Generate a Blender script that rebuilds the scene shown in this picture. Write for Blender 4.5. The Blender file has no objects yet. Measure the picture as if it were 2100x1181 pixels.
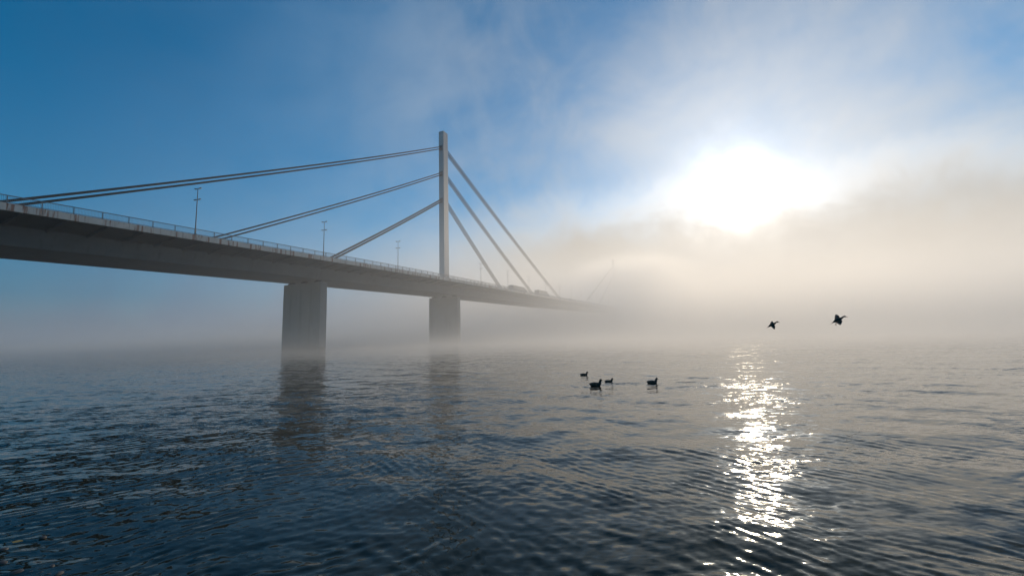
import bpy, bmesh, math, random
import numpy as np
from mathutils import Vector, Matrix

random.seed(7)
np.random.seed(7)
R = math.radians
sc = bpy.context.scene
C = sc.collection

# ------------------------------------------------------------------ camera
CAM = Vector((85.72, -129.806, 2.2))
YAW, PITCH, ROLL = 0.420608, 0.1153, 0.0264
FPX, PW, PH = 848.84, 2100.0, 1181.0
FW = Vector((-math.sin(YAW) * math.cos(PITCH), math.cos(YAW) * math.cos(PITCH), math.sin(PITCH)))
_r = Vector((math.cos(YAW), math.sin(YAW), 0.0))
_u = _r.cross(FW)
RT = math.cos(ROLL) * _r - math.sin(ROLL) * _u
UP = math.cos(ROLL) * _u + math.sin(ROLL) * _r
cam = bpy.data.cameras.new('camera')
cam.sensor_width = 36.0
cam.lens = FPX / PW * 36.0
cam.clip_start = 0.1
cam.clip_end = 20000
camo = bpy.data.objects.new('camera', cam)
m = Matrix((RT, UP, -FW)).transposed().to_4x4()
m.translation = CAM
camo.matrix_world = m
C.objects.link(camo)
sc.camera = camo


def ray(x, y):
    return (FW + RT * ((x - PW / 2) / FPX) + UP * ((PH / 2 - y) / FPX)).normalized()


def on_water(x, y, z=0.0):
    d = ray(x, y)
    return CAM + d * ((z - CAM.z) / d.z)


# ------------------------------------------------------------------ sun, sky, exposure
SUN = ray(1508, 400)
SUN_EL = math.asin(SUN.z)
SUN_AZ = math.atan2(SUN.x, SUN.y)
sl = bpy.data.lights.new('sun', 'SUN')
sl.energy = 2.9
sl.angle = R(3.0)
sl.color = (1.0, 0.81, 0.58)
slo = bpy.data.objects.new('sun', sl)
slo.rotation_euler = (-SUN).to_track_quat('-Z', 'Y').to_euler()
slo.location = (0, 300, 200)
C.objects.link(slo)

sc.view_settings.view_transform = 'Standard'
sc.view_settings.look = 'None'
sc.view_settings.exposure = 0.0
sc.view_settings.gamma = 1.0
sc.view_settings.use_curve_mapping = False
sc.cycles.use_denoising = True
sc.cycles.max_bounces = 6
sc.cycles.volume_bounces = 4
sc.cycles.sample_clamp_indirect = 6.0
sc.cycles.sample_clamp_direct = 12.0
sc.cycles.volume_max_steps = 256


class G:
    """small helper to write node graphs"""
    def __init__(self, tree):
        self.t = tree
        self.n = tree.nodes
        self.n.clear()

    def new(self, kind, **kw):
        n = self.n.new(kind)
        for k, v in kw.items():
            setattr(n, k, v)
        return n

    def put(self, sock, v):
        if isinstance(v, bpy.types.NodeSocket):
            self.t.links.new(v, sock)
        elif v is not None:
            if isinstance(v, (tuple, list)) and len(v) == 3 and sock.type == 'RGBA':
                v = (*v, 1.0)
            sock.default_value = v

    def math(self, op, a, b=None, c=None, clamp=False):
        n = self.new('ShaderNodeMath', operation=op, use_clamp=clamp)
        for i, v in enumerate((a, b, c)):
            if v is not None:
                self.put(n.inputs[i], v)
        return n.outputs[0]

    def vmath(self, op, a, b=None, scale=None):
        n = self.new('ShaderNodeVectorMath', operation=op)
        self.put(n.inputs[0], a)
        if b is not None:
            self.put(n.inputs[1], b)
        if scale is not None:
            self.put(n.inputs['Scale'], scale)
        return n.outputs['Value'] if op in ('DOT_PRODUCT', 'LENGTH') else n.outputs['Vector']

    def noise(self, vec, scale, detail=4.0, rough=0.55, dist=0.0, color=False):
        n = self.new('ShaderNodeTexNoise')
        if vec is not None:
            self.put(n.inputs['Vector'], vec)
        n.inputs['Scale'].default_value = scale
        n.inputs['Detail'].default_value = detail
        n.inputs['Roughness'].default_value = rough
        n.inputs['Distortion'].default_value = dist
        return n.outputs['Color'] if color else n.outputs['Fac']

    def mapr(self, v, a, b, c=0.0, d=1.0, smooth=True):
        n = self.new('ShaderNodeMapRange', interpolation_type='SMOOTHSTEP' if smooth else 'LINEAR')
        for i, x in enumerate((v, a, b, c, d)):
            self.put(n.inputs[i], x)
        return n.outputs[0]

    def mix(self, fac, a, b, kind='RGBA', blend='MIX'):
        n = self.new('ShaderNodeMix', data_type=kind)
        if kind == 'RGBA':
            n.blend_type = blend
            ia, ib, o = n.inputs[6], n.inputs[7], n.outputs[2]
        else:
            ia, ib, o = n.inputs[2], n.inputs[3], n.outputs[0]
        self.put(n.inputs[0], fac)
        self.put(ia, a)
        self.put(ib, b)
        return o

    def ramp(self, fac, stops, interp='B_SPLINE'):
        n = self.new('ShaderNodeValToRGB')
        cr = n.color_ramp
        cr.interpolation = interp
        while len(cr.elements) < len(stops):
            cr.elements.new(0.5)
        for e, (p, c) in zip(cr.elements, stops):
            e.position = p
            e.color = (*c, 1.0)
        self.put(n.inputs[0], fac)
        return n.outputs[0]

    def comb(self, x, y, z):
        n = self.new('ShaderNodeCombineXYZ')
        for i, v in enumerate((x, y, z)):
            self.put(n.inputs[i], v)
        return n.outputs[0]

    def sep(self, v):
        n = self.new('ShaderNodeSeparateXYZ')
        self.put(n.inputs[0], v)
        return n.outputs


def build_world():
    w = bpy.data.worlds.new('World')
    sc.world = w
    w.use_nodes = True
    g = G(w.node_tree)
    d = g.vmath('NORMALIZE', g.new('ShaderNodeTexCoord').outputs['Generated'])
    sx, sy, sz = g.sep(d)
    sky = g.new('ShaderNodeTexSky', sky_type='NISHITA', sun_disc=False)
    sky.sun_elevation = SUN_EL
    sky.sun_rotation = SUN_AZ
    sky.altitude = 100
    sky.air_density = 1.0
    sky.dust_density = 0.2
    sky.ozone_density = 4.0
    hs = g.new('ShaderNodeHueSaturation')
    hs.inputs['Saturation'].default_value = SKY_SAT
    hs.inputs['Hue'].default_value = 0.488
    g.put(hs.inputs['Color'], sky.outputs[0])
    blue = g.vmath('SCALE', hs.outputs[0], scale=SKY_STR)
    # angle to the sun and elevation, in degrees, stirred by cloud noise
    n1 = g.noise(d, 2.6, 6, 0.55, 0.4)
    n2 = g.noise(g.vmath('ADD', d, (3.1, 1.7, 0.4)), 6.5, 7, 0.6, 0.6)
    n3 = g.noise(g.vmath('MULTIPLY', g.vmath('ADD', d, (7.3, 2.2, 5.4)), (1.0, 1.0, 1.6)), 1.7, 5, 0.5, 0.3)
    stir = g.math('ADD', g.math('MULTIPLY', g.math('SUBTRACT', n1, 0.5), 10.0),
                  g.math('MULTIPLY', g.math('SUBTRACT', n2, 0.5), 9.0))
    ca = g.vmath('DOT_PRODUCT', d, tuple(SUN))
    ang = g.math('MULTIPLY', g.math('ARCCOSINE', g.math('MINIMUM', ca, 0.99999)), 57.29578)
    el = g.math('MULTIPLY', g.math('ARCSINE', sz), 57.29578)
    # fog lit by the sun behind it: bright and warm near the sun, blue with skylight away from it
    fogc = g.ramp(g.math('DIVIDE', ang, 120.0), FOG_STOPS, 'CARDINAL')
    # bank standing on the horizon, lower away from the sun
    top = g.math('ADD', g.math('SUBTRACT', 19.5, g.math('MULTIPLY', ang, 0.10)), g.math('MULTIPLY', stir, 0.8))
    soft = g.math('ADD', 6.5, g.math('MULTIPLY', ang, 0.10))
    bank = g.math('DIVIDE', g.math('SUBTRACT', top, el), soft)
    bank = g.mapr(bank, -0.35, 1.0)
    # thin veils drifting above it
    n4 = g.noise(g.vmath('MULTIPLY', g.vmath('ADD', d, (1.9, 6.1, 2.7)), (1.1, 1.1, 1.0)), 5.0, 8, 0.62, 0.9)
    veil = g.math('ADD', n3, g.math('MULTIPLY', g.math('SUBTRACT', n2, 0.5), 0.25))
    veil = g.math('ADD', veil, g.math('MULTIPLY', g.math('SUBTRACT', n4, 0.5), 0.22))
    veil = g.mapr(veil, 0.31, 0.72)
    near = g.math('EXPONENT', g.math('MULTIPLY', ang, -1 / 45.0))
    veil = g.math('MULTIPLY', veil, g.math('MULTIPLY', near, 1.0), clamp=True)
    # forward-scattered brightness round the sun
    aur = g.math('MULTIPLY', g.math('EXPONENT', g.math('MULTIPLY', g.math('POWER', g.math('DIVIDE', ang, 16.0), 2.0), -1.0)), 0.75)
    clear = g.math('MULTIPLY', g.math('SUBTRACT', 1.0, bank), g.math('SUBTRACT', 1.0, veil))
    cover = g.math('SUBTRACT', 1.0, g.math('MULTIPLY', clear, g.math('SUBTRACT', 1.0, aur)))
    # lumps of thicker, greyer fog low in the bank, its upper edge lit through
    lump = g.mapr(g.math('ADD', n1, g.math('MULTIPLY', n2, 0.35)), 0.45, 0.95, 1.08, 0.84)
    low = g.mapr(el, 0.0, 13.0, 0.95, 1.0)
    fogc = g.vmath('SCALE', fogc, scale=g.math('MULTIPLY', lump, low))
    white = g.vmath('SCALE', (0.80, 0.82, 0.84), scale=g.mapr(ang, 0.0, 45.0, 1.0, 0.55))
    fogc = g.mix(g.math('MULTIPLY', g.math('SUBTRACT', 1.0, bank), g.mapr(ang, 10.0, 50.0, 0.8, 0.0)), fogc, white)
    col = g.mix(cover, blue, fogc)
    # the sun's own glow through the mist
    a2 = g.math('MAXIMUM', g.math('ADD', ang, g.math('MULTIPLY', stir, 0.75)), 0.0)
    core = g.math('MULTIPLY', g.math('EXPONENT', g.math('MULTIPLY', g.math('POWER', g.math('DIVIDE', a2, 2.4), 2.0), -1.0)), 2.6)
    mid = g.math('MULTIPLY', g.math('EXPONENT', g.math('MULTIPLY', g.math('POWER', g.math('DIVIDE', a2, 6.0), 2.0), -1.0)), 0.38)
    halo = g.math('MULTIPLY', g.math('EXPONENT', g.math('MULTIPLY', a2, -1 / 10.0)), 0.15)
    n5 = g.noise(g.vmath('ADD', d, (0.3, 0.9, 4.1)), 11.0, 5, 0.6, 0.5)
    rim = g.math('MULTIPLY', g.mapr(bank, -0.15, 0.40), g.mapr(bank, 0.5, 1.0, 1.0, 0.0))
    rim = g.math('MULTIPLY', rim, g.math('EXPONENT', g.math('MULTIPLY', g.math('POWER', g.math('DIVIDE', ang, 17.0), 2.0), -0.5)))
    mid = g.math('ADD', g.math('MULTIPLY', mid, g.mapr(n5, 0.3, 0.7, 0.6, 1.35)), g.math('MULTIPLY', rim, 0.30))
    sink = g.mapr(g.math('ADD', el, g.math('MULTIPLY', g.math('SUBTRACT', n5, 0.5), 7.0)), 4.0, 15.5, 0.15, 1.0)
    glow = g.math('MULTIPLY', g.math('ADD', g.math('ADD', core, mid), halo), sink)
    glow = g.vmath('SCALE', (1.0, 0.97, 0.92), scale=glow)
    col = g.vmath('ADD', col, glow)
    bg = g.new('ShaderNodeBackground')
    g.put(bg.inputs[0], col)
    bg.inputs[1].default_value = 1.0
    out = g.new('ShaderNodeOutputWorld')
    g.put(out.inputs[0], bg.outputs[0])


SKY_STR, SKY_SAT = 0.108, 2.1
FOG_STOPS = [(0.0, (0.68, 0.65, 0.61)), (10 / 120, (0.60, 0.575, 0.535)), (20 / 120, (0.56, 0.535, 0.49)),
             (30 / 120, (0.59, 0.585, 0.57)), (50 / 120, (0.30, 0.42, 0.57)), (75 / 120, (0.065, 0.145, 0.29)),
             (1.0, (0.045, 0.105, 0.22))]
build_world()


# ------------------------------------------------------------------ materials
def mat(name, base, rough=0.6, metal=0.0, fn=None, spec=0.5):
    mt = bpy.data.materials.new(name)
    mt.use_nodes = True
    g = G(mt.node_tree)
    b = g.new('ShaderNodeBsdfPrincipled')
    b.inputs['Roughness'].default_value = rough
    b.inputs['Metallic'].default_value = metal
    b.inputs['Specular IOR Level'].default_value = spec
    o = g.new('ShaderNodeOutputMaterial')
    g.put(o.inputs[0], b.outputs[0])
    pos = g.new('ShaderNodeNewGeometry').outputs['Position']
    col = fn(g, pos, b) if fn else g.mix(g.noise(pos, 3.0, 5), tuple(c * 0.75 for c in base), tuple(c * 1.2 for c in base))
    g.put(b.inputs['Base Color'], col)
    return mt


def streaks(g, pos, fy, fz, lo, hi):
    v = g.noise(g.vmath('MULTIPLY', pos, (fy, fy, fz)), 1.0, 6, 0.65)
    return g.mapr(v, lo, hi)


def f_girder(g, pos, b):
    n = g.noise(pos, 0.35, 6, 0.6)
    c = g.mix(n, (0.115, 0.135, 0.14), (0.205, 0.225, 0.225))
    c = g.mix(g.math('MULTIPLY', streaks(g, pos, 1.1, 0.06, 0.52, 0.72), 0.6), c, (0.09, 0.095, 0.09))
    return g.mix(g.math('MULTIPLY', streaks(g, pos, 2.3, 0.15, 0.66, 0.78), 0.5), c, (0.13, 0.075, 0.05))


def f_edge(g, pos, b):
    c = g.mix(g.noise(pos, 0.7, 6, 0.6), (0.40, 0.38, 0.34), (0.60, 0.57, 0.52))
    c = g.mix(g.math('MULTIPLY', streaks(g, pos, 1.6, 0.12, 0.52, 0.60), 0.85), c, (0.22, 0.085, 0.045))
    return g.mix(g.math('MULTIPLY', streaks(g, pos, 4.0, 0.4, 0.55, 0.75), 0.45), c, (0.15, 0.14, 0.12))


def f_concrete(g, pos, b):
    c = g.mix(g.noise(pos, 0.5, 6, 0.6), (0.20, 0.205, 0.195), (0.34, 0.335, 0.32))
    c = g.mix(g.math('MULTIPLY', streaks(g, pos, 0.9, 0.06, 0.5, 0.72), 0.55), c, (0.10, 0.10, 0.09))
    _, _, z = g.sep(pos)
    wet = g.mapr(g.math('ADD', z, g.math('MULTIPLY', g.noise(pos, 0.8, 4), 1.5)), 1.0, 2.2, 0.75, 0.0)
    return g.mix(wet, c, (0.06, 0.06, 0.05))


def f_white(g, pos, b):
    c = g.mix(g.noise(pos, 0.4, 5), (0.30, 0.305, 0.31), (0.39, 0.39, 0.39))
    return g.mix(g.math('MULTIPLY', streaks(g, pos, 1.5, 0.05, 0.52, 0.75), 0.4), c, (0.36, 0.35, 0.33))


M_girder = mat('girder_paint', None, 0.6, fn=f_girder)
M_edge = mat('edge_concrete', None, 0.75, fn=f_edge)
M_conc = mat('pier_concrete', None, 0.85, fn=f_concrete)
M_white = mat('pylon_paint', None, 0.5, fn=f_white)
M_asph = mat('asphalt', (0.05, 0.05, 0.052), 0.9)
M_mark = mat('road_paint', (0.7, 0.7, 0.68), 0.7)
M_cable = mat('cable_sheath', (0.016, 0.019, 0.022), 0.7, spec=0.25)
M_rail = mat('railing_steel', (0.16, 0.17, 0.175), 0.5)
M_galv = mat('lamp_steel', (0.15, 0.155, 0.16), 0.45)
M_lens = mat('lamp_glass', (0.5, 0.5, 0.48), 0.2)
M_duck = mat('duck_feathers', (0.030, 0.024, 0.018), 0.7)
M_duckh = mat('duck_head_feathers', (0.012, 0.022, 0.014), 0.45)
M_bill = mat('duck_bill', (0.16, 0.10, 0.03), 0.5)
M_foot = mat('duck_foot', (0.20, 0.07, 0.02), 0.6)
M_tarp = mat('tarpaulin', (0.16, 0.17, 0.17), 0.6)
M_cab = mat('cab_paint', (0.25, 0.25, 0.26), 0.35)
M_glass = mat('window_glass', (0.02, 0.025, 0.03), 0.08)
M_tyre = mat('tyre_rubber', (0.02, 0.02, 0.02), 0.85)
M_leaf = mat('dry_leaf', (0.35, 0.22, 0.04), 0.6)
M_pebble = mat('pebble_stone', (0.06, 0.05, 0.04), 0.5)
M_bank = mat('bank_gravel', (0.10, 0.09, 0.075), 0.9)


# ------------------------------------------------------------------ object helpers
def link(o, parent=None):
    C.objects.link(o)
    if parent is not None:
        o.parent = parent
    return o


def mesh_obj(name, me, material=None, parent=None, smooth=False):
    if isinstance(me, bmesh.types.BMesh):
        bm = me
        me = bpy.data.meshes.new(name)
        bm.normal_update()
        bm.to_mesh(me)
        bm.free()
    if material is not None and not me.materials:
        me.materials.append(material)
    if smooth:
        me.polygons.foreach_set('use_smooth', [True] * len(me.polygons))
    return link(bpy.data.objects.new(name, me), parent)


def empty(name, loc=(0, 0, 0), rz=0.0):
    o = bpy.data.objects.new(name, None)
    o.empty_display_size = 0.5
    o.location = loc
    o.rotation_euler.z = rz
    return link(o)


def tag(o, label=None, cat=None, group=None, kind=None):
    for k, v in (('label', label), ('category', cat), ('group', group), ('kind', kind)):
        if v:
            o[k] = v
    return o


def copy_tree(o, parent=None):
    c = o.copy()
    C.objects.link(c)
    c.parent = parent
    for ch in o.children:
        copy_tree(ch, c)
    return c


def box(bm, x0, x1, y0, y1, z0, z1, bevel=0.0):
    vs = [bm.verts.new((x, y, z)) for x in (x0, x1) for y in (y0, y1) for z in (z0, z1)]
    for f in ((0, 1, 3, 2), (4, 6, 7, 5), (0, 4, 5, 1), (2, 3, 7, 6), (0, 2, 6, 4), (1, 5, 7, 3)):
        bm.faces.new([vs[i] for i in f])
    if bevel:
        es = list({e for v in vs for e in v.link_edges})
        bmesh.ops.bevel(bm, geom=es, offset=bevel, segments=2, profile=0.5, affect='EDGES')
    return vs


def loft(bm, rings, cap=True):
    """rings: lists of equal length of 3D points"""
    vv = [[bm.verts.new(p) for p in r] for r in rings]
    n = len(vv[0])
    for a, b in zip(vv[:-1], vv[1:]):
        for i in range(n):
            bm.faces.new((a[i], a[(i + 1) % n], b[(i + 1) % n], b[i]))
    if cap:
        bm.faces.new(vv[0][::-1])
        bm.faces.new(vv[-1])
    return vv


def tube(bm, pts, rad, n=8, cap=True):
    pts = [Vector(p) for p in pts]
    rads = rad if isinstance(rad, (list, tuple)) else [rad] * len(pts)
    rings = []
    for i, p in enumerate(pts):
        t = (pts[min(i + 1, len(pts) - 1)] - pts[max(i - 1, 0)]).normalized()
        a = t.cross(Vector((0, 0, 1)))
        if a.length < 1e-3:
            a = Vector((1, 0, 0))
        a.normalize()
        b = t.cross(a)
        rings.append([p + (a * math.cos(2 * math.pi * k / n) + b * math.sin(2 * math.pi * k / n)) * rads[i] for k in range(n)])
    loft(bm, rings, cap)


def sweep(bm, prof, ys, zf):
    """closed profile [(x, z)] swept along the bridge"""
    loft(bm, [[Vector((x, y, zf(y) + z)) for x, z in prof] for y in ys])
    bmesh.ops.recalc_face_normals(bm, faces=bm.faces)


# ------------------------------------------------------------------ river
SHORE = Vector((86.6, -131.75, 0.0))
F2 = Vector((-math.sin(YAW), math.cos(YAW), 0))
R2 = Vector((math.cos(YAW), math.sin(YAW), 0))
DUCKS = [((1198, 770), 0.84, 0.10), ((1222, 791), 1.05, -0.05), ((1249, 784), 0.80, 0.22), ((1338, 786), 0.93, 0.0)]


def build_river():
    nr, na = 1060, 760
    r = [4.6]
    while r[-1] < 3200:
        q = r[-1]
        r.append(q * (1.0035 if q < 25 else (1.006 if q < 60 else (1.012 if q < 160 else 1.03))))
    r = np.array(r)
    na = 1100
    a = np.radians(np.linspace(-76, 76, na))
    rr, aa = np.meshgrid(r, a, indexing='ij')
    u = rr * np.sin(aa)          # along R2
    v = rr * np.cos(aa)          # along F2
    step = np.gradient(r)[:, None] * np.ones_like(rr)
    step = np.maximum(step, rr * (a[1] - a[0]))
    rng = np.random.RandomState(3)
    z = np.zeros_like(u)
    lost = np.zeros_like(u)
    # patches of livelier and calmer water
    env = np.zeros_like(u)
    for i in range(14):
        th = rng.uniform(0, math.pi)
        lam = rng.uniform(5, 26)
        k = 2 * math.pi / lam
        env += np.sin(k * (0.45 * u * math.cos(th) + v * math.sin(th)) + rng.uniform(0, 6.28))
    env = np.clip(0.68 + 0.28 * env / 2.0, 0.25, 1.25)
    tt = np.clip((v - 8) / 20, 0, 1)
    env *= 1 - 0.68 * tt * tt * (3 - 2 * tt)
    # small clumps of ripples with slicks between them
    cl = np.zeros_like(u)
    for i in range(16):
        th = rng.uniform(0, math.pi)
        k = 2 * math.pi / math.exp(rng.uniform(math.log(0.9), math.log(6.0)))
        cl += np.sin(k * (0.4 * u * math.cos(th) + v * math.sin(th)) + rng.uniform(0, 6.28))
    cl = 1 / (1 + np.exp(-(cl / 2.83 - 0.15) * 3.0))
    near = np.clip((v - 6) / 10, 0, 1)
    env0 = 0.42 + 0.52 * env
    env *= (0.35 + 1.15 * cl) * near + (0.75 + 0.65 * cl) * (1 - near)
    side = 1 / (1 + np.exp(-(u + 1.2) / 2.6))      # left train / right train
    wu = u + 0.25 * np.sin(v * 0.7 + 0.4 * u) + 0.12 * np.sin(1.9 * u + 1.1 * v)
    wv = v + 0.22 * np.sin(u * 0.8 + 0.3 * v) + 0.10 * np.sin(2.3 * u - 0.9 * v)
    sets = []
    for i in range(14):   # ripples of the left-hand train
        sets.append((rng.uniform(0.13, 0.27), R(rng.normal(46, 6)), 0.068, 'L'))
    for i in range(14):   # ripples of the right-hand train
        sets.append((rng.uniform(0.13, 0.29), R(rng.normal(-51, 6)), 0.076, 'R'))
    for i in range(12):   # finer ripples riding on them
        sets.append((rng.uniform(0.10, 0.18), R(rng.normal(40, 16)), 0.034, 'L'))
        sets.append((rng.uniform(0.10, 0.18), R(rng.normal(-44, 16)), 0.034, 'R'))
    for i in range(14):   # longer swell
        sets.append((math.exp(rng.uniform(math.log(0.8), math.log(4.0))), R(rng.normal(-10, 30)), 0.012, 'A'))
    for i in range(22):   # cross chop
        sets.append((math.exp(rng.uniform(math.log(0.09), math.log(0.24))), R(rng.uniform(-85, 85)), 0.026, 'A'))
    for lam, al, s, kind in sets:
        k = 2 * math.pi / lam
        ku, kv = -math.sin(al) * k, math.cos(al) * k
        amp = s / k
        w = np.exp(-(step / (0.30 * lam)) ** 2)
        mod = env0 if kind == 'A' else env * (side if kind == 'R' else 1 - side)
        if lam > 0.8:
            mod = 1.0
        ph = ku * wu + kv * wv + rng.uniform(0, 6.28)
        z += amp * w * mod * (np.cos(ph) + (0.16 * np.cos(2 * ph) if lam > 0.16 else 0.0))
        lost += (s * mod) ** 2 * (1 - w ** 2) / 2
    # wakes behind the ducks
    for (px, py), scl, hd in DUCKS:
        p = on_water(px, py) - SHORE
        pu, pv = p.dot(R2), p.dot(F2)
        du, dv = pu - u, v - pv
        wake = np.exp(-((np.abs(dv) - 0.20 * du) / 0.13) ** 2) * (du > 0) * np.exp(-np.maximum(du, 0) / 1.6)
        z += 0.030 * wake * np.sin(du * 18)
        z += 0.010 * np.exp(-((du - 0.2) ** 2 + dv ** 2) / 0.5) * np.sin(22 * np.sqrt((du - 0.2) ** 2 + dv ** 2))
    co = np.empty((rr.size, 3), np.float32)
    co[:, 0] = (SHORE.x + u * R2.x + v * F2.x).ravel()
    co[:, 1] = (SHORE.y + u * R2.y + v * F2.y).ravel()
    co[:, 2] = z.ravel()
    n0, n1 = rr.shape
    i = np.arange((n0 - 1) * (n1 - 1))
    b = (i // (n1 - 1)) * n1 + i % (n1 - 1)
    quads = np.stack([b, b + n1, b + n1 + 1, b + 1], 1)[:, ::-1].astype(np.int32)
    me = bpy.data.meshes.new('river')
    me.vertices.add(len(co))
    me.vertices.foreach_set('co', co.ravel())
    me.loops.add(quads.size)
    me.loops.foreach_set('vertex_index', quads.ravel())
    me.polygons.add(len(quads))
    me.polygons.foreach_set('loop_start', np.arange(0, quads.size, 4, dtype=np.int32))
    me.polygons.foreach_set('use_smooth', np.ones(len(quads), bool))
    at = me.attributes.new('chop', 'FLOAT', 'POINT')
    at.data.foreach_set('value', np.sqrt(lost).ravel().astype(np.float32))
    me.update()
    me.validate()

    mt = bpy.data.materials.new('river_water')
    mt.use_nodes = True
    g = G(mt.node_tree)
    geo = g.new('ShaderNodeNewGeometry')
    pos = geo.outputs['Position']
    att = g.new('ShaderNodeAttribute', attribute_name='chop').outputs['Fac']
    # finer ripple than the mesh carries, as slopes
    pu = g.vmath('DOT_PRODUCT', pos, tuple(R2))
    pv = g.vmath('DOT_PRODUCT', pos, tuple(F2))
    uv = g.comb(g.math('MULTIPLY', pu, 0.4), pv, 0.0)
    na_ = g.vmath('SUBTRACT', g.noise(uv, 5.0, 3, 0.6, 0.3, color=True), (0.5, 0.5, 0.5))
    nb_ = g.vmath('SUBTRACT', g.noise(uv, 1.1, 3, 0.6, 0.2, color=True), (0.5, 0.5, 0.5))
    amp = g.math('MULTIPLY', att, 3.3)
    gust = g.mapr(g.noise(uv, 0.5, 4, 0.65, 0.3), 0.36, 0.66, 0.35, 1.25)
    nc_ = g.vmath('SUBTRACT', g.noise(uv, 13.0, 3, 0.6, 0.4, color=True), (0.5, 0.5, 0.5))
    na_ = g.vmath('ADD', na_, g.vmath('SCALE', nc_, scale=0.6))
    slope = g.vmath('ADD', g.vmath('SCALE', na_, scale=g.math('ADD', amp, 0.26)), g.vmath('SCALE', nb_, scale=g.math('MULTIPLY', amp, 0.6)))
    slope = g.vmath('SCALE', g.vmath('MULTIPLY', slope, (1.0, 1.0, 0.0)), scale=gust)
    nrm = g.vmath('NORMALIZE', g.vmath('ADD', geo.outputs['Normal'], slope))
    bs = g.new('ShaderNodeBsdfPrincipled')
    tint = g.mix(g.noise(pos, 0.15, 4), (0.007, 0.0105, 0.0065), (0.009, 0.013, 0.008))
    g.put(bs.inputs['Base Color'], tint)
    bs.inputs['Roughness'].default_value = 0.045
    bs.inputs['Specular Tint'].default_value = (0.78, 1.0, 0.86, 1)
    bs.inputs['IOR'].default_value = 1.333
    bs.inputs['Specular IOR Level'].default_value = 0.48
    g.put(bs.inputs['Normal'], nrm)
    o = g.new('ShaderNodeOutputMaterial')
    g.put(o.inputs[0], bs.outputs[0])
    me.materials.append(mt)
    ob = link(bpy.data.objects.new('river', me))
    tag(ob, 'rippled dark river under drifting fog', 'river', kind='structure')


build_river()


def build_bank():
    # gravel slope the photographer stands on, its foot in the water
    bm = bmesh.new()
    n, mrows = 90, 26
    foot = Vector((79.4, -128.15, 0))
    al = Vector((0.976, 0.218, 0)).normalized()
    back = Vector((al.y, -al.x, 0))
    grid = []
    rng = random.Random(5)
    for j in range(mrows):
        row = []
        t = -0.5 + j * j * 0.045
        for i in range(n):
            s = -24 + i * 0.75
            p = foot + al * s + back * (t + 0.12 * math.sin(s * 0.9) + 0.05 * math.sin(s * 2.7))
            p.z = max(-0.25, 0.32 * t) if t < 6 else 1.92 + (t - 6) * 0.12
            p.z += rng.uniform(-0.03, 0.03) * (1 if t > 0.3 else 0.3)
            row.append(bm.verts.new(p))
        grid.append(row)
    for j in range(mrows - 1):
        for i in range(n - 1):
            bm.faces.new((grid[j][i], grid[j][i + 1], grid[j + 1][i + 1], grid[j + 1][i]))
    bmesh.ops.recalc_face_normals(bm, faces=bm.faces)
    o = mesh_obj('riverbank', bm, M_bank, smooth=True)
    if o.data.polygons[0].normal.z < 0:
        o.data.flip_normals()
    tag(o, 'gravel riverbank at the water edge', 'riverbank', kind='structure')


build_bank()

# ------------------------------------------------------------------ bridge
WD, WB, DEP = 13.69, 6.38, 3.70
S0, S1 = -202.0, 470.0
MOD = 2.82


def zd(s):
    q = min(s, 175.5)
    z = 21.337 + 4.7e-5 * (175.5 ** 2 - (q - 175.5) ** 2)
    e = max(0.0, min(s, 300.0) - 60.0)
    return z + 0.0175 * (e * e / (2 * 60) if e < 60 else e - 30)


bridge = empty('bridge', (0, 0, 0))
tag(bridge, 'long grey cable-stayed bridge with one white pylon, crossing the river into the fog', 'bridge')
YS = [S0 + i * (S1 - S0) / 112 for i in range(113)]

bm = bmesh.new()
sweep(bm, [(13.50, -0.02), (13.50, -0.62), (7.55, -1.30), (WB, -DEP), (-WB, -DEP), (-7.55, -1.30), (-13.50, -0.62), (-13.50, -0.02)], YS, zd)
mesh_obj('girder', bm, M_girder, bridge)
bm = bmesh.new()
sweep(bm, [(10.4, -0.01), (10.4, 0.06), (1.9, 0.10), (-1.9, 0.10), (-10.4, 0.06), (-10.4, -0.01)], YS, zd)
mesh_obj('roadway', bm, M_asph, bridge)
for sgn in (1, -1):
    bm = bmesh.new()
    pr = [(10.42, -0.01), (10.42, 0.22), (13.48, 0.17), (13.48, -0.01)]
    sweep(bm, [(sgn * x, z) for x, z in pr], YS, zd)
    mesh_obj('footway', bm, M_edge, bridge)
    bm = bmesh.new()
    sweep(bm, [(sgn * x, z) for x, z in [(1.55, 0.09), (1.55, 0.75), (1.75, 0.75), (1.85, 0.09)]], YS, zd)
    mesh_obj('median_barrier', bm, M_edge, bridge)

# edge panels, posts and railing bays share their meshes; each follows the grade
bm = bmesh.new()
box(bm, -0.19, 0.08, 0.015, MOD - 0.015, -0.80, 0.05, 0.02)
me_edge = bpy.data.meshes.new('edge_panel')
bm.to_mesh(me_edge)
bm.free()
me_edge.materials.append(M_edge)
bm = bmesh.new()
box(bm, -0.05, 0.05, -0.045, 0.045, 0.05, 1.05)
me_post = bpy.data.meshes.new('post')
bm.to_mesh(me_post)
bm.free()
me_post.materials.append(M_rail)
bm = bmesh.new()
box(bm, -0.04, 0.04, 0.045, MOD - 0.045, 0.96, 1.05)
box(bm, -0.02, 0.02, 0.045, MOD - 0.045, 0.18, 0.23)
for i in range(1, 20):
    y = MOD * i / 20
    box(bm, -0.011, 0.011, y - 0.011, y + 0.011, 0.23, 0.96)
me_bay = bpy.data.meshes.new('baluster_bay')
bm.to_mesh(me_bay)
bm.free()
me_bay.materials.append(M_rail)
bm = bmesh.new()   # cantilever bracket under the deck edge
prof = [(7.35, -1.62), (7.35, -1.30), (13.2, -0.655), (13.2, -0.86), (9.2, -1.45)]
loft(bm, [[Vector((x, y, z)) for x, z in prof] for y in (-0.11, 0.11)])
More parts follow.
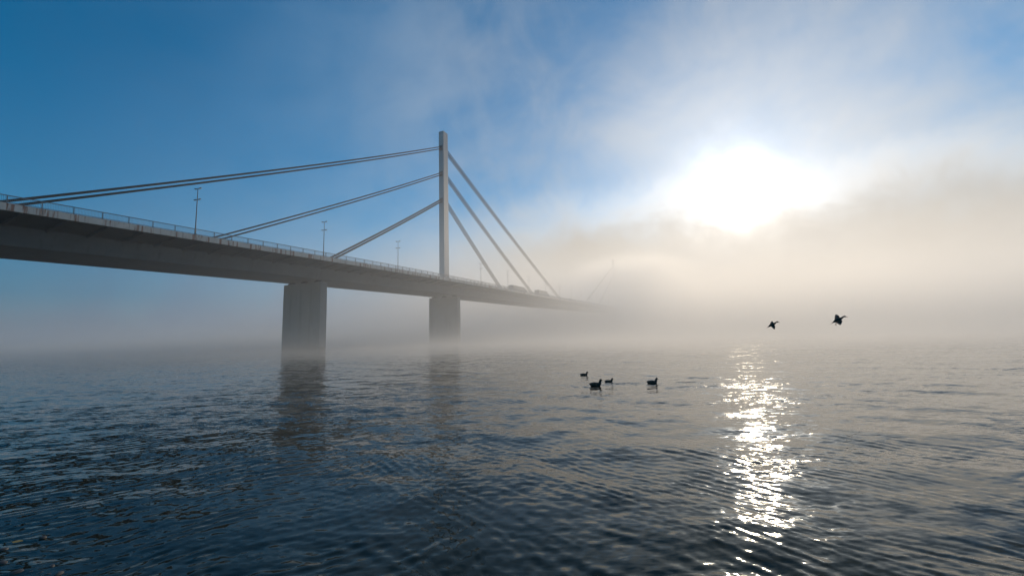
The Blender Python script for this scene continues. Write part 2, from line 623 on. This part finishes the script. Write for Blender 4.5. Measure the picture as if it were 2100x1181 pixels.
bmesh.ops.recalc_face_normals(bm, faces=bm.faces)
me_br = bpy.data.meshes.new('bracket')
bm.to_mesh(me_br)
bm.free()
me_br.materials.append(M_girder)

railing = empty('railing')
railing.parent = bridge
SP = -91.56
i0, i1 = -16, 140


def place(name, me, s, x, z, parent, ds=MOD, mirror=False):
    o = bpy.data.objects.new(name, me)
    o.location = (x, s, z)
    o.rotation_euler.x = math.atan2(zd(s + ds) - zd(s), ds)
    if mirror:
        o.rotation_euler.z = math.pi
    return link(o, parent)


for i in range(i0, i1):
    s = SP + MOD * i
    place('edge_panel', me_edge, s, 13.70, zd(s), bridge)
    place('post', me_post, s, 13.63, zd(s), railing)
    place('baluster_bay', me_bay, s, 13.63, zd(s), railing)
for i in range(0, 100):
    s = -150 + i * 4.0
    place('bracket', me_br, s, 0, zd(s), bridge)
# cover straps over the web splices
bm = bmesh.new()
ox, oz = 0.9, -0.44     # outward normal of the sloping web
pr = []
for t, o in ((0.0, -0.03), (1.0, -0.03), (1.0, 0.022), (0.0, 0.022)):
    x, z = 7.50 + (WB + 0.06 - 7.50) * t, -1.42 + (-DEP + 0.10 + 1.42) * t
    pr.append((x + ox * o, z + oz * o))
loft(bm, [[Vector((x, y, z)) for x, z in pr] for y in (-0.16, 0.16)])
bmesh.ops.recalc_face_normals(bm, faces=bm.faces)
me_sp = bpy.data.meshes.new('splice_strap')
bm.to_mesh(me_sp)
bm.free()
me_sp.materials.append(M_girder)
for i in range(36):
    s = -134.0 + i * 11.28
    place('splice_strap', me_sp, s, 0, zd(s), bridge)
# railing on the far edge of the deck
far = bmesh.new()
for i in range(i0 - 20, i1 + 20, 2):
    s = SP + MOD * i
    box(far, -13.68, -13.58, s - 0.05, s + 0.05, zd(s) + 0.05, zd(s) + 1.0)
sweep(far, [(-13.67, 0.96), (-13.67, 1.05), (-13.59, 1.05), (-13.59, 0.96)], YS, zd)
mesh_obj('railing', far, M_rail, bridge)
far = bmesh.new()
sweep(far, [(-13.52, -0.8), (-13.52, 0.05), (-13.78, 0.05), (-13.78, -0.8)], YS, zd)
mesh_obj('edge_beam', far, M_edge, bridge)

# piers
for s in (-180, -120, -60, 0, 351, 411):
    zt = zd(s) - DEP - 0.55
    bm = bmesh.new()
    w, t = 6.23, 0.95
    pr = [(-w, -t), (w, -t), (w, t), (-w, t)]
    rings = []
    for z in (-0.9, 0.5, zt * 0.33, zt * 0.66, zt):
        rings.append([Vector((x, s + y, z)) for x, y in pr])
    loft(bm, rings)
    bmesh.ops.bevel(bm, geom=[e for e in bm.edges if abs(e.verts[0].co.x - e.verts[1].co.x) < 1e-4 and abs(e.verts[0].co.y - e.verts[1].co.y) < 1e-4],
                    offset=0.08, segments=1, affect='EDGES')
    bmesh.ops.recalc_face_normals(bm, faces=bm.faces)
    pier = mesh_obj('pier', bm, M_conc, bridge)
    for x in (-4.4, 0.0, 4.4):
        bm = bmesh.new()
        box(bm, x - 0.75, x + 0.75, s - 0.6, s + 0.6, zt - 0.002, zt + 0.3)
        box(bm, x - 0.5, x + 0.5, s - 0.4, s + 0.4, zt + 0.297, zt + 0.56)
        mesh_obj('bearing', bm, M_cable, pier)

# pylons and stays
STAY = [(74.8, -113.3, 149.0), (64.4, -85.7, 96.5), (53.9, -56.6, 52.5)]


def pylon(s, flip):
    z0 = zd(s)
    bm = bmesh.new()
    wt, wl = 1.06, 1.52
    rings = []
    for z, k in ((z0 - 0.3, 1.05), (z0 + 20, 1.03), (z0 + 40, 1.01), (z0 + 60.1, 1.0)):
        rings.append([Vector((x * k, s + y * k, z)) for x, y in ((-wt, -wl), (wt, -wl), (wt, wl), (-wt, wl))])
    loft(bm, rings)
    bmesh.ops.recalc_face_normals(bm, faces=bm.faces)
    py = mesh_obj('pylon', bm, M_white, bridge)
    bm = bmesh.new()
    box(bm, -wt + 0.12, wt - 0.12, s - wl + 0.12, s + wl - 0.12, z0 + 60.098, z0 + 60.25)
    mesh_obj('cap', bm, M_white, py)
    off = z0 - zd(0)
    for za, sl_, sr in STAY:
        for end in (sl_, sr):
            e = (-end if flip else end) + s
            d = 1 if e > s else -1
            bm = bmesh.new()
            box(bm, -0.75, 0.75, s + min(d * wl * 1.02, d * (wl + 0.22)), s + max(d * wl * 1.02, d * (wl + 0.22)), za + off - 1.0, za + off + 1.0)
            mesh_obj('anchor_plate', bm, M_rail, py)
            for lx in (-0.5, 0.5):
                for lz in (-0.42, 0.42):
                    a = Vector((lx, s + d * (wl + 0.1), za + off + lz))
                    b = Vector((lx, e, zd(e) + 0.35 + lz * 0.9 + 0.3))
                    L = (b - a).length
                    pts = []
                    for k in range(25):
                        t = k / 24
                        p = a.lerp(b, t)
                        p.z -= 4 * t * (1 - t) * L * 0.006
                        pts.append(p)
                    bm = bmesh.new()
                    tube(bm, pts, 0.14, 8)
                    mesh_obj('stay_cable', bm, M_cable, bridge, smooth=True)
            bm = bmesh.new()
            box(bm, -0.95, 0.95, e - 0.9, e + 0.9, zd(e) + 0.05, zd(e) + 0.75, 0.05)
            mesh_obj('anchor_block', bm, M_edge, bridge)


pylon(0.0, False)
pylon(351.0, True)


# ------------------------------------------------------------------ street lamps
def make_lamp():
    root = empty('street_lamp')
    bm = bmesh.new()
    tube(bm, [(0, 0, 0), (0, 0, 0.9), (0, 0, 0.95), (0, 0, 7.6)], [0.11, 0.11, 0.085, 0.05], 8)
    mesh_obj('pole', bm, M_galv, root, smooth=True)
    bm = bmesh.new()
    box(bm, -0.17, 0.17, -0.17, 0.17, 0.0, 0.05)
    mesh_obj('base_plate', bm, M_galv, root)
    for z, tilt, reach in ((7.52, 0.17, 0.16), (5.72, 0.10, 0.16)):
        for sgn in (-1, 1):
            bm = bmesh.new()
            tube(bm, [(0, 0, z), (sgn * reach, 0, z + reach * tilt)], 0.035, 6)
            mesh_obj('arm', bm, M_galv, root)
            bm = bmesh.new()
            rings = []
            for t, w, hgt in ((0.0, 0.06, 0.05), (0.12, 0.11, 0.08), (0.38, 0.13, 0.09), (0.56, 0.09, 0.05)):
                x = sgn * (reach + t)
                zc = z + (reach + t) * tilt
                rings.append([(x, w * math.cos(q), zc + hgt * math.sin(q)) for q in [k * math.pi / 4 + math.pi / 8 for k in range(8)]])
            loft(bm, rings)
            bmesh.ops.recalc_face_normals(bm, faces=bm.faces)
            head = mesh_obj('lamp_head', bm, M_galv, root, smooth=True)
            bm = bmesh.new()
            xa, xb = sorted((sgn * (reach + 0.14), sgn * (reach + 0.46)))
            box(bm, xa, xb, -0.08, 0.08, z + (reach + 0.3) * tilt - 0.115, z + (reach + 0.3) * tilt - 0.06)
            mesh_obj('lens', bm, M_lens, head)
    return root


lamp0 = make_lamp()
LAB = ['tall four-headed street lamp between the landward feet of the longest and middle stays',
       'four-headed street lamp on the deck above the pier without a pylon',
       'four-headed street lamp midway between the pier without a pylon and the white pylon',
       'four-headed street lamp just past the white pylon, before the shortest fogward stay',
       'four-headed street lamp between the foot of the shortest fogward stay and the rounded lorry',
       'faint four-headed street lamp between the two lorries on the deck',
       'faint street lamp at the cab of the lorry farther into the fog',
       'faint street lamp at the foot of the longest fogward stay']
used = 0
for i in range(15):
    if i == 3:
        continue
    o = lamp0 if used == 0 else copy_tree(lamp0)
    s = -91.45 + 23.87 * i + (1.0 if i == 1 else 0) + (1.3 if i == 2 else 0)
    o.location = (13.36, s, zd(s) + 0.17)
    o.rotation_euler.z = R(8)
    tag(o, LAB[used] if used < len(LAB) else 'fog-veiled street lamp on the deck beyond the longest stay', 'street lamp', 'street lamps along the bridge edge')
    used += 1


# ------------------------------------------------------------------ vehicles on the deck
def wheel(bm_parent, x, y, r=0.5, w=0.3):
    bm = bmesh.new()
    tube(bm, [(x - w / 2, y, r), (x - w * 0.42, y, r), (x + w * 0.42, y, r), (x + w / 2, y, r)], [r * 0.92, r, r, r * 0.92], 16)
    wh = mesh_obj('wheel', bm, M_tyre, bm_parent)
    bm = bmesh.new()
    tube(bm, [(x - w / 2 - 0.012, y, r), (x + w / 2 + 0.012, y, r)], r * 0.55, 12)
    mesh_obj('rim', bm, M_rail, wh)


def body_profile(bm, prof, x0, x1, inset=0.12, bevel=0.06):
    """side profile [(y, z)] extruded across x, sides pulled in a little at the roof"""
    zmax = max(p[1] for p in prof)
    zmin = min(p[1] for p in prof)

    def px(x, z):
        k = max(0.0, (z - zmin) / (zmax - zmin) - 0.45) / 0.55
        return x - math.copysign(inset * k, x)
    xm = (x0 + x1) / 2
    h = (x1 - x0) / 2
    loft(bm, [[Vector((xm + px(s * h, z), y, z)) for y, z in prof] for s in (-1, 1)])
    bmesh.ops.recalc_face_normals(bm, faces=bm.faces)
    bmesh.ops.bevel(bm, geom=list(bm.edges), offset=bevel, segments=2, affect='EDGES', clamp_overlap=True)


def lorry(loc, label, trailer_len, trailer_top, arched):
    root = empty('lorry', loc)
    tag(root, label, 'lorry', 'lorries crossing the bridge')
    n = trailer_len
    bm = bmesh.new()
    if arched:
        prof = []
        for k in range(9):
            q = math.pi * k / 8
            prof.append((1.25 * math.cos(q), trailer_top - 0.35 + 0.35 * math.sin(q)))
        prof += [(-1.25, 1.15), (1.25, 1.15)]
        loft(bm, [[Vector((x, y, z)) for x, z in prof] for y in (0, n)])
        bmesh.ops.recalc_face_normals(bm, faces=bm.faces)
    else:
        box(bm, -1.25, 1.25, 0, n, 1.15, trailer_top, 0.06)
    mesh_obj('trailer_box', bm, M_tarp, root)
    bm = bmesh.new()
    box(bm, -0.55, 0.55, 0.1, n + 2.6, 0.75, 1.12)
    mesh_obj('chassis', bm, M_cable, root)
    bm = bmesh.new()
    y0 = n + 0.7
    body_profile(bm, [(y0, 0.55), (y0 + 2.3, 0.55), (y0 + 2.35, 1.6), (y0 + 2.05, 2.75), (y0 + 0.2, 2.85), (y0, 2.6)], -1.22, 1.22)
    cab = mesh_obj('cab', bm, M_cab, root)
    for sx in (-1.235, 1.205):
        bm = bmesh.new()
        box(bm, sx, sx + 0.03, y0 + 0.9, y0 + 1.95, 1.65, 2.3)
        mesh_obj('side_window', bm, M_glass, cab)
    bm = bmesh.new()
    loft(bm, [[Vector((x, y0 + 2.345, 1.68)), Vector((x, y0 + 2.12, 2.55)), Vector((x, y0 + 2.16, 2.57)), Vector((x, y0 + 2.385, 1.7))] for x in (-1.0, 1.0)])
    bmesh.ops.recalc_face_normals(bm, faces=bm.faces)
    mesh_obj('windscreen', bm, M_glass, cab)
    for y in (1.3, 2.6, 3.9, n - 0.2, n + 2.2):
        for x in (-1.05, 1.05):
            wheel(root, x, y)
    for x in (-1.0, 0.85):
        bm = bmesh.new()
        box(bm, x, x + 0.15, -0.03, 0.03, 0.9, 1.05)
        mesh_obj('tail_light', bm, M_foot, root)
    return root


def deck_at(s, x):
    return (x, s, zd(s) + 0.075)


l1 = lorry(deck_at(42.5, 8.2), 'long lorry with rounded grey tarpaulin nearer the pylon', 13.6, 3.5, True)
l2 = lorry(deck_at(75.5, 8.2), 'box lorry with flat roof farther from the pylon, a lower cab ahead', 13.8, 3.75, False)
for l, s in ((l1, 42.5), (l2, 75.5)):
    l.rotation_euler.x = math.atan2(zd(s + 16) - zd(s), 16)
van = empty('van', deck_at(136.5, 8.4))
tag(van, 'small van on the deck near the foot of the longest stay, faint in fog', 'van')
bm = bmesh.new()
body_profile(bm, [(0, 0.4), (4.9, 0.4), (5.0, 1.05), (4.2, 1.3), (3.4, 2.2), (0.15, 2.3), (0, 1.4)], -0.95, 0.95)
vb = mesh_obj('body', bm, M_cab, van)
for y in (0.95, 4.05):
    for x in (-0.85, 0.85):
        wheel(van, x, y, 0.34, 0.22)
for sx in (-0.955, 0.925):
    bm = bmesh.new()
    box(bm, sx, sx + 0.03, 2.6, 3.4, 1.35, 1.9)
    mesh_obj('side_window', bm, M_glass, vb)


# ------------------------------------------------------------------ ducks
def ring(c, t, w, h, n=14, flat=0.0):
    """oval ring round a spine point c lying in the x-z plane, tangent t"""
    t = t.normalized()
    b = Vector((0, 1, 0))
    a = b.cross(t)
    out = []
    for k in range(n):
        q = 2 * math.pi * k / n
        hh = h * (1 - flat if math.sin(q) < 0 else 1)
        out.append(c + b * (w * math.cos(q)) + a * (hh * math.sin(q)))
    return out


def spine_body(spine, n=14):
    """spine: (x, z, half width, half height[, y])"""
    pts = [Vector((s[0], s[4] if len(s) > 4 else 0, s[1])) for s in spine]
    rings = []
    for i, s in enumerate(spine):
        t = pts[min(i + 1, len(pts) - 1)] - pts[max(i - 1, 0)]
        rings.append(ring(pts[i], t, s[2], s[3], n))
    bm = bmesh.new()
    loft(bm, rings)
    bmesh.ops.recalc_face_normals(bm, faces=bm.faces)
    return bm


def sub(o, lv=1):
    md = o.modifiers.new('smooth', 'SUBSURF')
    md.levels = lv
    md.render_levels = lv


def swimming_duck(loc, heading, scl, label, drop):
    root = empty('duck', loc, heading)
    root.scale = (scl, scl, scl * 1.22)
    tag(root, label, 'duck', 'ducks swimming on the river')
    sp = [(-0.275, 0.085, 0.012, 0.008), (-0.245, 0.078, 0.045, 0.022), (-0.19, 0.058, 0.085, 0.058), (-0.10, 0.040, 0.112, 0.088),
          (0.0, 0.035, 0.118, 0.098), (0.085, 0.040, 0.106, 0.092), (0.145, 0.062, 0.082, 0.072),
          (0.170, 0.105, 0.060, 0.064), (0.174, 0.150 - drop, 0.046, 0.052), (0.180, 0.185 - drop, 0.045, 0.052),
          (0.198, 0.220 - drop, 0.050, 0.054), (0.230, 0.226 - drop, 0.046, 0.045), (0.256, 0.214 - drop, 0.024, 0.022)]
    o = mesh_obj('body', spine_body(sp), M_duck, root, smooth=True)
    sub(o)
    bm = spine_body([(0.245, 0.220 - drop, 0.018, 0.014), (0.272, 0.211 - drop, 0.017, 0.009), (0.300, 0.205 - drop, 0.018, 0.006), (0.312, 0.203 - drop, 0.010, 0.004)], 8)
    mesh_obj('bill', bm, M_bill, root, smooth=True)
    for sy in (-1, 1):
        bm = bmesh.new()
        rings = []
        for x, zc, hh, th in ((0.09, 0.075, 0.03, 0.008), (0.03, 0.078, 0.05, 0.014), (-0.08, 0.082, 0.048, 0.014), (-0.17, 0.088, 0.026, 0.010), (-0.235, 0.095, 0.008, 0.005)):
            wy = {0.09: 0.088, 0.03: 0.103, -0.08: 0.098, -0.17: 0.066, -0.235: 0.035}[x]
            rings.append([(x, sy * (wy + th * math.cos(q)), zc + hh * math.sin(q)) for q in [k * math.pi / 4 for k in range(8)]])
        loft(bm, rings)
        bmesh.ops.recalc_face_normals(bm, faces=bm.faces)
        w = mesh_obj('folded_wing', bm, M_duck, root, smooth=True)
        sub(w)
    for sy in (-1, 1):
        bm = bmesh.new()
        bmesh.ops.create_icosphere(bm, subdivisions=1, radius=0.006, matrix=Matrix.Translation((0.222, sy * 0.043, 0.236 - drop)))
        mesh_obj('eye', bm, M_glass, root)
    return root


HD = YAW
SWIM = [('swimming duck alone, paddling beyond the other three ducks', 0.045), ('biggest swimming duck, close behind a duck with short raised neck', 0.03),
        ('swimming duck with short raised neck just ahead of the biggest duck', 0.05), ('swimming duck leading the group, farthest ahead of the others', 0.038)]
for ((px, py), scl, hd), (lab, drop) in zip(DUCKS, SWIM):
    p = on_water(px, py)
    swimming_duck((p.x, p.y, -0.012), HD + hd, scl, lab, drop)


def wing(bm, root_a, root_b, mid_a, mid_b, tip, feathers=5, th=0.012):
    """wing plate from root chord (a front, b rear) over the wrist to the tip, with a fingered rear edge"""
    ra, rb, ma, mb, tp = [Vector(v) for v in (root_a, root_b, mid_a, mid_b, tip)]
    nrm = (ma - ra).cross(rb - ra).normalized()
    front = [ra, ra.lerp(ma, 0.5), ma, ma.lerp(tp, 0.5), tp]
    rear = [rb, rb.lerp(mb, 0.5), mb, mb.lerp(tp, 0.5) + (mb - ma) * 0.16, tp + (mb - ma) * 0.30]
    # densify and notch the trailing edge
    fr, re = [], []
    n = 24
    for k in range(n + 1):
        t = k / n * 4
        i = min(3, int(t))
        f = t - i
        a = front[i].lerp(front[i + 1], f)
        b = rear[i].lerp(rear[i + 1], f)
        saw = abs(((k * feathers / n) % 1.0) - 0.5) * 2
        b = b.lerp(a, 0.10 * saw + 0.02)
        camber = nrm * 0.03 * math.sin(math.pi * min(1, t / 4))
        fr.append(a + camber)
        re.append(b)
    rings = []
    for k in range(n + 1):
        a, b = fr[k], re[k]
        mid = a.lerp(b, 0.35) + nrm * 0.012
        h = nrm * th * (1 - 0.75 * k / n)
        rings.append([a, mid + h, b + h * 0.15, b - h * 0.15, mid - h])
    loft(bm, rings)


def flying_duck(dist, px, py, scl, label, legs, upw, dnw):
    c = CAM + ray(px, py) * (dist / ray(px, py).dot(FW))
    root = empty('duck', c, YAW - math.atan((px - PW / 2) / FPX))
    root.scale = (scl,) * 3
    tag(root, label, 'duck', 'ducks flying over the river')
    sp = [(-0.215, -0.135, 0.060, 0.010), (-0.175, -0.110, 0.060, 0.022), (-0.12, -0.075, 0.060, 0.048), (-0.05, -0.030, 0.078, 0.068), (0.02, 0.010, 0.078, 0.070),
          (0.075, 0.030, 0.058, 0.056), (0.115, 0.050, 0.036, 0.038), (0.150, 0.082, 0.028, 0.028), (0.180, 0.104, 0.028, 0.028),
          (0.215, 0.112, 0.034, 0.033), (0.245, 0.106, 0.026, 0.024), (0.262, 0.100, 0.016, 0.014)]
    bm = spine_body(sp)
    wing(bm, (0.06, 0.02, 0.05), (-0.10, 0.02, -0.02), *[tuple(v) for v in upw])
    wing(bm, (0.07, -0.02, 0.02), (-0.09, -0.02, -0.07), *[tuple(v) for v in dnw])
    bmesh.ops.recalc_face_normals(bm, faces=bm.faces)
    mesh_obj('body', bm, M_duck, root, smooth=True)
    bm = spine_body([(0.256, 0.101, 0.016, 0.012), (0.285, 0.092, 0.016, 0.008), (0.318, 0.086, 0.015, 0.005), (0.328, 0.084, 0.008, 0.003)], 8)
    mesh_obj('bill', bm, M_bill, root, smooth=True)
    bm = bmesh.new()   # fanned tail
    cp = Vector((-0.15, 0, -0.095))
    ringa, ringb = [], []
    for k in range(13):
        q = R(-42 + 7 * k)
        L = 0.135 - 0.012 * (k % 2)
        ax = Vector((-0.80, 0, -0.60))
        pt = cp + ax * (L * math.cos(q)) + Vector((0.05, 1, 0)) * (L * 0.9 * math.sin(q))
        ringa.append(pt)
    up = Vector((-0.6, 0, 0.8)) * 0.004
    loft(bm, [[cp + Vector((0, -0.03, 0)) + up] + [v + up for v in ringa] + [cp + Vector((0, 0.03, 0)) + up],
              [cp + Vector((0, -0.03, 0)) - up] + [v - up for v in ringa] + [cp + Vector((0, 0.03, 0)) - up]])
    bmesh.ops.recalc_face_normals(bm, faces=bm.faces)
    mesh_obj('tail', bm, M_duck, root)
    if legs:
        for sy, dx in ((-1, 0.0), (1, 0.015)):
            bm = bmesh.new()
            tube(bm, [(-0.07 + dx, sy * 0.03, -0.08), (-0.085 + dx, sy * 0.032, -0.135), (-0.10 + dx, sy * 0.035, -0.175)], [0.012, 0.007, 0.006], 6)
            leg = mesh_obj('leg', bm, M_foot, root, smooth=True)
            bm = bmesh.new()
            a = Vector((-0.10 + dx, sy * 0.035, -0.17))
            tri = [a + Vector((0.0, 0, 0.006)), a + Vector((-0.018, -0.022, -0.05)), a + Vector((-0.010, 0, -0.058)), a + Vector((0.004, 0.022, -0.05))]
            loft(bm, [tri, [v + Vector((0.006, 0, 0.002)) for v in tri]])
            bmesh.ops.recalc_face_normals(bm, faces=bm.faces)
            mesh_obj('webbed_foot', bm, M_foot, leg)
    return root


flying_duck(15.5, 1719, 655, 0.92, 'flying duck with webbed feet hanging, ahead of the other flying duck', True,
            ((0.045, 0.12, 0.13), (-0.13, 0.12, 0.02), (-0.045, 0.30, 0.215)),
            ((0.115, -0.14, -0.05), (-0.06, -0.14, -0.16), (0.075, -0.30, -0.195)))
flying_duck(17.5, 1584, 665, 0.86, 'flying duck with feet tucked away, trailing the other flying duck', False,
            ((0.035, 0.12, 0.11), (-0.11, 0.12, 0.03), (0.00, 0.26, 0.165)),
            ((0.10, -0.13, -0.09), (-0.04, -0.13, -0.15), (0.085, -0.24, -0.225)))

# ------------------------------------------------------------------ pebbles and a leaf at the water's edge
PEB = [(28, 1176, 0.10, 'pale wet pebble, biggest of those breaking the surface at the bank'), (62, 1174, 0.055, None), (81, 1176, 0.06, None), (99, 1177, 0.045, None),
       (122, 1176, 0.07, None), (103, 1161, 0.065, None), (4, 1126, 0.07, None), (3, 1155, 0.09, None), (88, 1101, 0.05, None)]
for k, (px, py, rad, lab) in enumerate(PEB):
    bm = bmesh.new()
    bmesh.ops.create_icosphere(bm, subdivisions=3, radius=1.0)
    rg = random.Random(k)
    ph = [rg.uniform(0, 6) for _ in range(6)]
    for v in bm.verts:
        c = v.co
        kx = 1 + 0.10 * math.sin(2.1 * c.x + ph[0]) + 0.08 * math.sin(3.3 * c.y + ph[1]) + 0.06 * math.sin(4.7 * c.z + 2 * c.x + ph[2])
        v.co = Vector((c.x * 1.25, c.y * 0.85, c.z * 0.5)) * kx * rad * 0.6
    o = mesh_obj('pebble', bm, M_pebble, smooth=True)
    p = on_water(px, py)
    o.location = (p.x, p.y, -0.006)
    o.rotation_euler = (rg.uniform(-.2, .2), rg.uniform(-.2, .2), rg.uniform(0, 3))
    tag(o, lab or 'small wet pebble breaking the surface beside the bank', 'pebble', 'pebbles at the water edge')

bm = bmesh.new()
outl = []
for k in range(21):
    t = k / 20
    outl.append((t, 0.32 * math.sin(math.pi * t ** 0.8) * (1 - 0.12 * (k % 2))))
pts = [(x, y) for x, y in outl] + [(x, -y) for x, y in outl[-2:0:-1]]
lift = lambda x, y: 0.10 * abs(y) + 0.14 * (x - 0.4) ** 2
loft(bm, [[Vector((x - 0.5, y, lift(x, y) + dz)) for x, y in pts] for dz in (0.0, 0.012)])
bmesh.ops.triangulate(bm, faces=[f for f in bm.faces if len(f.verts) > 4])
leaf = empty('leaf', on_water(37, 1110, 0.012), 0.5)
blade = mesh_obj('blade', bm, M_leaf, leaf)
bm = bmesh.new()
tube(bm, [(-0.5, 0, 0.03), (-0.62, 0.01, 0.06), (-0.74, 0.05, 0.10)], [0.016, 0.013, 0.01], 6)
mesh_obj('stalk', bm, M_leaf, leaf)
leaf.scale = (0.11, 0.11, 0.11)
tag(leaf, 'yellow dry leaf floating on the dark water beside the bank', 'leaf')


# ------------------------------------------------------------------ air
def volume(name, color, density, g_, fn=None):
    mt = bpy.data.materials.new(name)
    mt.use_nodes = True
    g = G(mt.node_tree)
    v = g.new('ShaderNodeVolumePrincipled')
    v.inputs['Color'].default_value = (*color, 1)
    v.inputs['Density'].default_value = density
    v.inputs['Anisotropy'].default_value = g_
    if fn:
        g.put(v.inputs['Density'], fn(g))
    o = g.new('ShaderNodeOutputMaterial')
    g.put(o.inputs['Volume'], v.outputs[0])
    return mt


HAZE = 0.0002
bm = bmesh.new()
box(bm, -3600, 3800, -3500, 3600, -1.6, 92.0)
hz = mesh_obj('haze', bm, volume('haze_air', (0.95, 0.96, 0.98), HAZE, 0.52))
tag(hz, 'pale morning haze over the river', 'haze', kind='stuff')


def lumpy_slab(name, ulim, vlim, hfun, nu, nv, material, label):
    """closed body of mist lying on the water; u, v in metres along the bank and out from it"""
    bm = bmesh.new()
    tops, bots = [], []
    for j in range(nv + 1):
        v = vlim[0] + (vlim[1] - vlim[0]) * (j / nv) ** 1.5
        rt, rb = [], []
        for i in range(nu + 1):
            u = ulim[0] + (ulim[1] - ulim[0]) * i / nu
            edge = min(1.0, i / 6, (nu - i) / 6, j / 7, (nv - j) / 3)
            edge = edge * edge * (3 - 2 * edge)
            p = SHORE + R2 * u + F2 * v
            hgt = max(0.02, hfun(u, v) * edge)
            rt.append(bm.verts.new((p.x, p.y, hgt)))
            rb.append(bm.verts.new((p.x, p.y, -0.55)))
        tops.append(rt)
        bots.append(rb)
    for j in range(nv):
        for i in range(nu):
            bm.faces.new((tops[j][i], tops[j][i + 1], tops[j + 1][i + 1], tops[j + 1][i]))
            bm.faces.new((bots[j][i], bots[j + 1][i], bots[j + 1][i + 1], bots[j][i + 1]))
    for j in range(nv):
        bm.faces.new((tops[j][0], tops[j + 1][0], bots[j + 1][0], bots[j][0]))
        bm.faces.new((tops[j][nu], bots[j][nu], bots[j + 1][nu], tops[j + 1][nu]))
    for i in range(nu):
        bm.faces.new((tops[0][i], bots[0][i], bots[0][i + 1], tops[0][i + 1]))
        bm.faces.new((tops[nv][i], tops[nv][i + 1], bots[nv][i + 1], bots[nv][i]))
    bmesh.ops.recalc_face_normals(bm, faces=bm.faces)
    o = mesh_obj(name, bm, material)
    tag(o, label, 'fog', kind='stuff')


def fog_density(g):
    pos = g.new('ShaderNodeNewGeometry').outputs['Position']
    _, _, z = g.sep(pos)
    v = g.vmath('DOT_PRODUCT', g.vmath('SUBTRACT', pos, tuple(SHORE)), tuple(F2))
    u = g.vmath('DOT_PRODUCT', g.vmath('SUBTRACT', pos, tuple(SHORE)), tuple(R2))
    n = g.math('SUBTRACT', g.noise(pos, 0.014, 2, 0.5), 0.5)
    front = g.mapr(g.math('ADD', v, g.math('MULTIPLY', n, 220.0)), 130.0, 390.0)
    side = g.mapr(g.math('ADD', u, g.math('MULTIPLY', n, 220.0)), -190.0, 40.0)
    hgt = g.mapr(g.math('ADD', z, g.math('MULTIPLY', n, 60.0)), 18.0, 74.0, 1.0, 0.0)
    thick = g.math('MULTIPLY', g.math('MULTIPLY', front, g.math('MULTIPLY', side, 0.0080)), hgt)
    # thinner breath of fog reaching back under the deck
    f2 = g.mapr(g.math('ADD', v, g.math('MULTIPLY', n, 60.0)), 25.0, 95.0)
    h2 = g.mapr(g.math('ADD', z, g.math('MULTIPLY', n, 40.0)), 10.0, 52.0, 1.0, 0.0)
    side2 = g.mapr(g.math('ADD', u, g.math('MULTIPLY', n, 120.0)), -190.0, -20.0, 0.15, 1.0)
    thin = g.math('MULTIPLY', g.math('MULTIPLY', f2, g.math('MULTIPLY', side2, 0.0045)), h2)
    dist = g.vmath('LENGTH', g.vmath('MULTIPLY', g.vmath('SUBTRACT', pos, (20.0, 330.0, 50.0)), (1 / 75.0, 1 / 75.0, 1 / 60.0)))
    clump = g.mapr(g.math('ADD', dist, g.math('MULTIPLY', n, 1.3)), 0.0, 1.15, 0.034, 0.0)
    thick = g.math('ADD', thick, clump)
    fade = g.mapr(z, 70.0, 88.0, 1.0, 0.0)
    # steam lying on the water, thinning out upwards
    n2 = g.noise(g.vmath('MULTIPLY', pos, (1.0, 1.0, 3.0)), 0.045, 3, 0.6)
    f3 = g.mapr(g.math('ADD', v, g.math('MULTIPLY', n, 50.0)), 24.0, 72.0)
    steam = g.math('ADD', g.math('MULTIPLY', g.math('EXPONENT', g.math('MULTIPLY', z, -1 / 1.3)), 0.028),
                   g.math('MULTIPLY', g.math('EXPONENT', g.math('MULTIPLY', z, -1 / 6.0)), 0.0045))
    steam = g.math('MULTIPLY', g.math('MULTIPLY', steam, f3), g.mapr(n2, 0.3, 0.7, 0.55, 1.45))
    return g.math('MULTIPLY', g.math('ADD', g.math('ADD', thick, thin), steam), fade)


lumpy_slab('fog_bank', (-600, 750), (25, 1000), lambda u, v: 89.0,
           40, 40, volume('fog_air', (0.995, 0.99, 0.98), 0.010, 0.42, fog_density), 'thick pale fog lying on the river and swallowing the far end of the bridge')
bpy.data.materials['fog_air'].cycles.volume_step_rate = 0.7
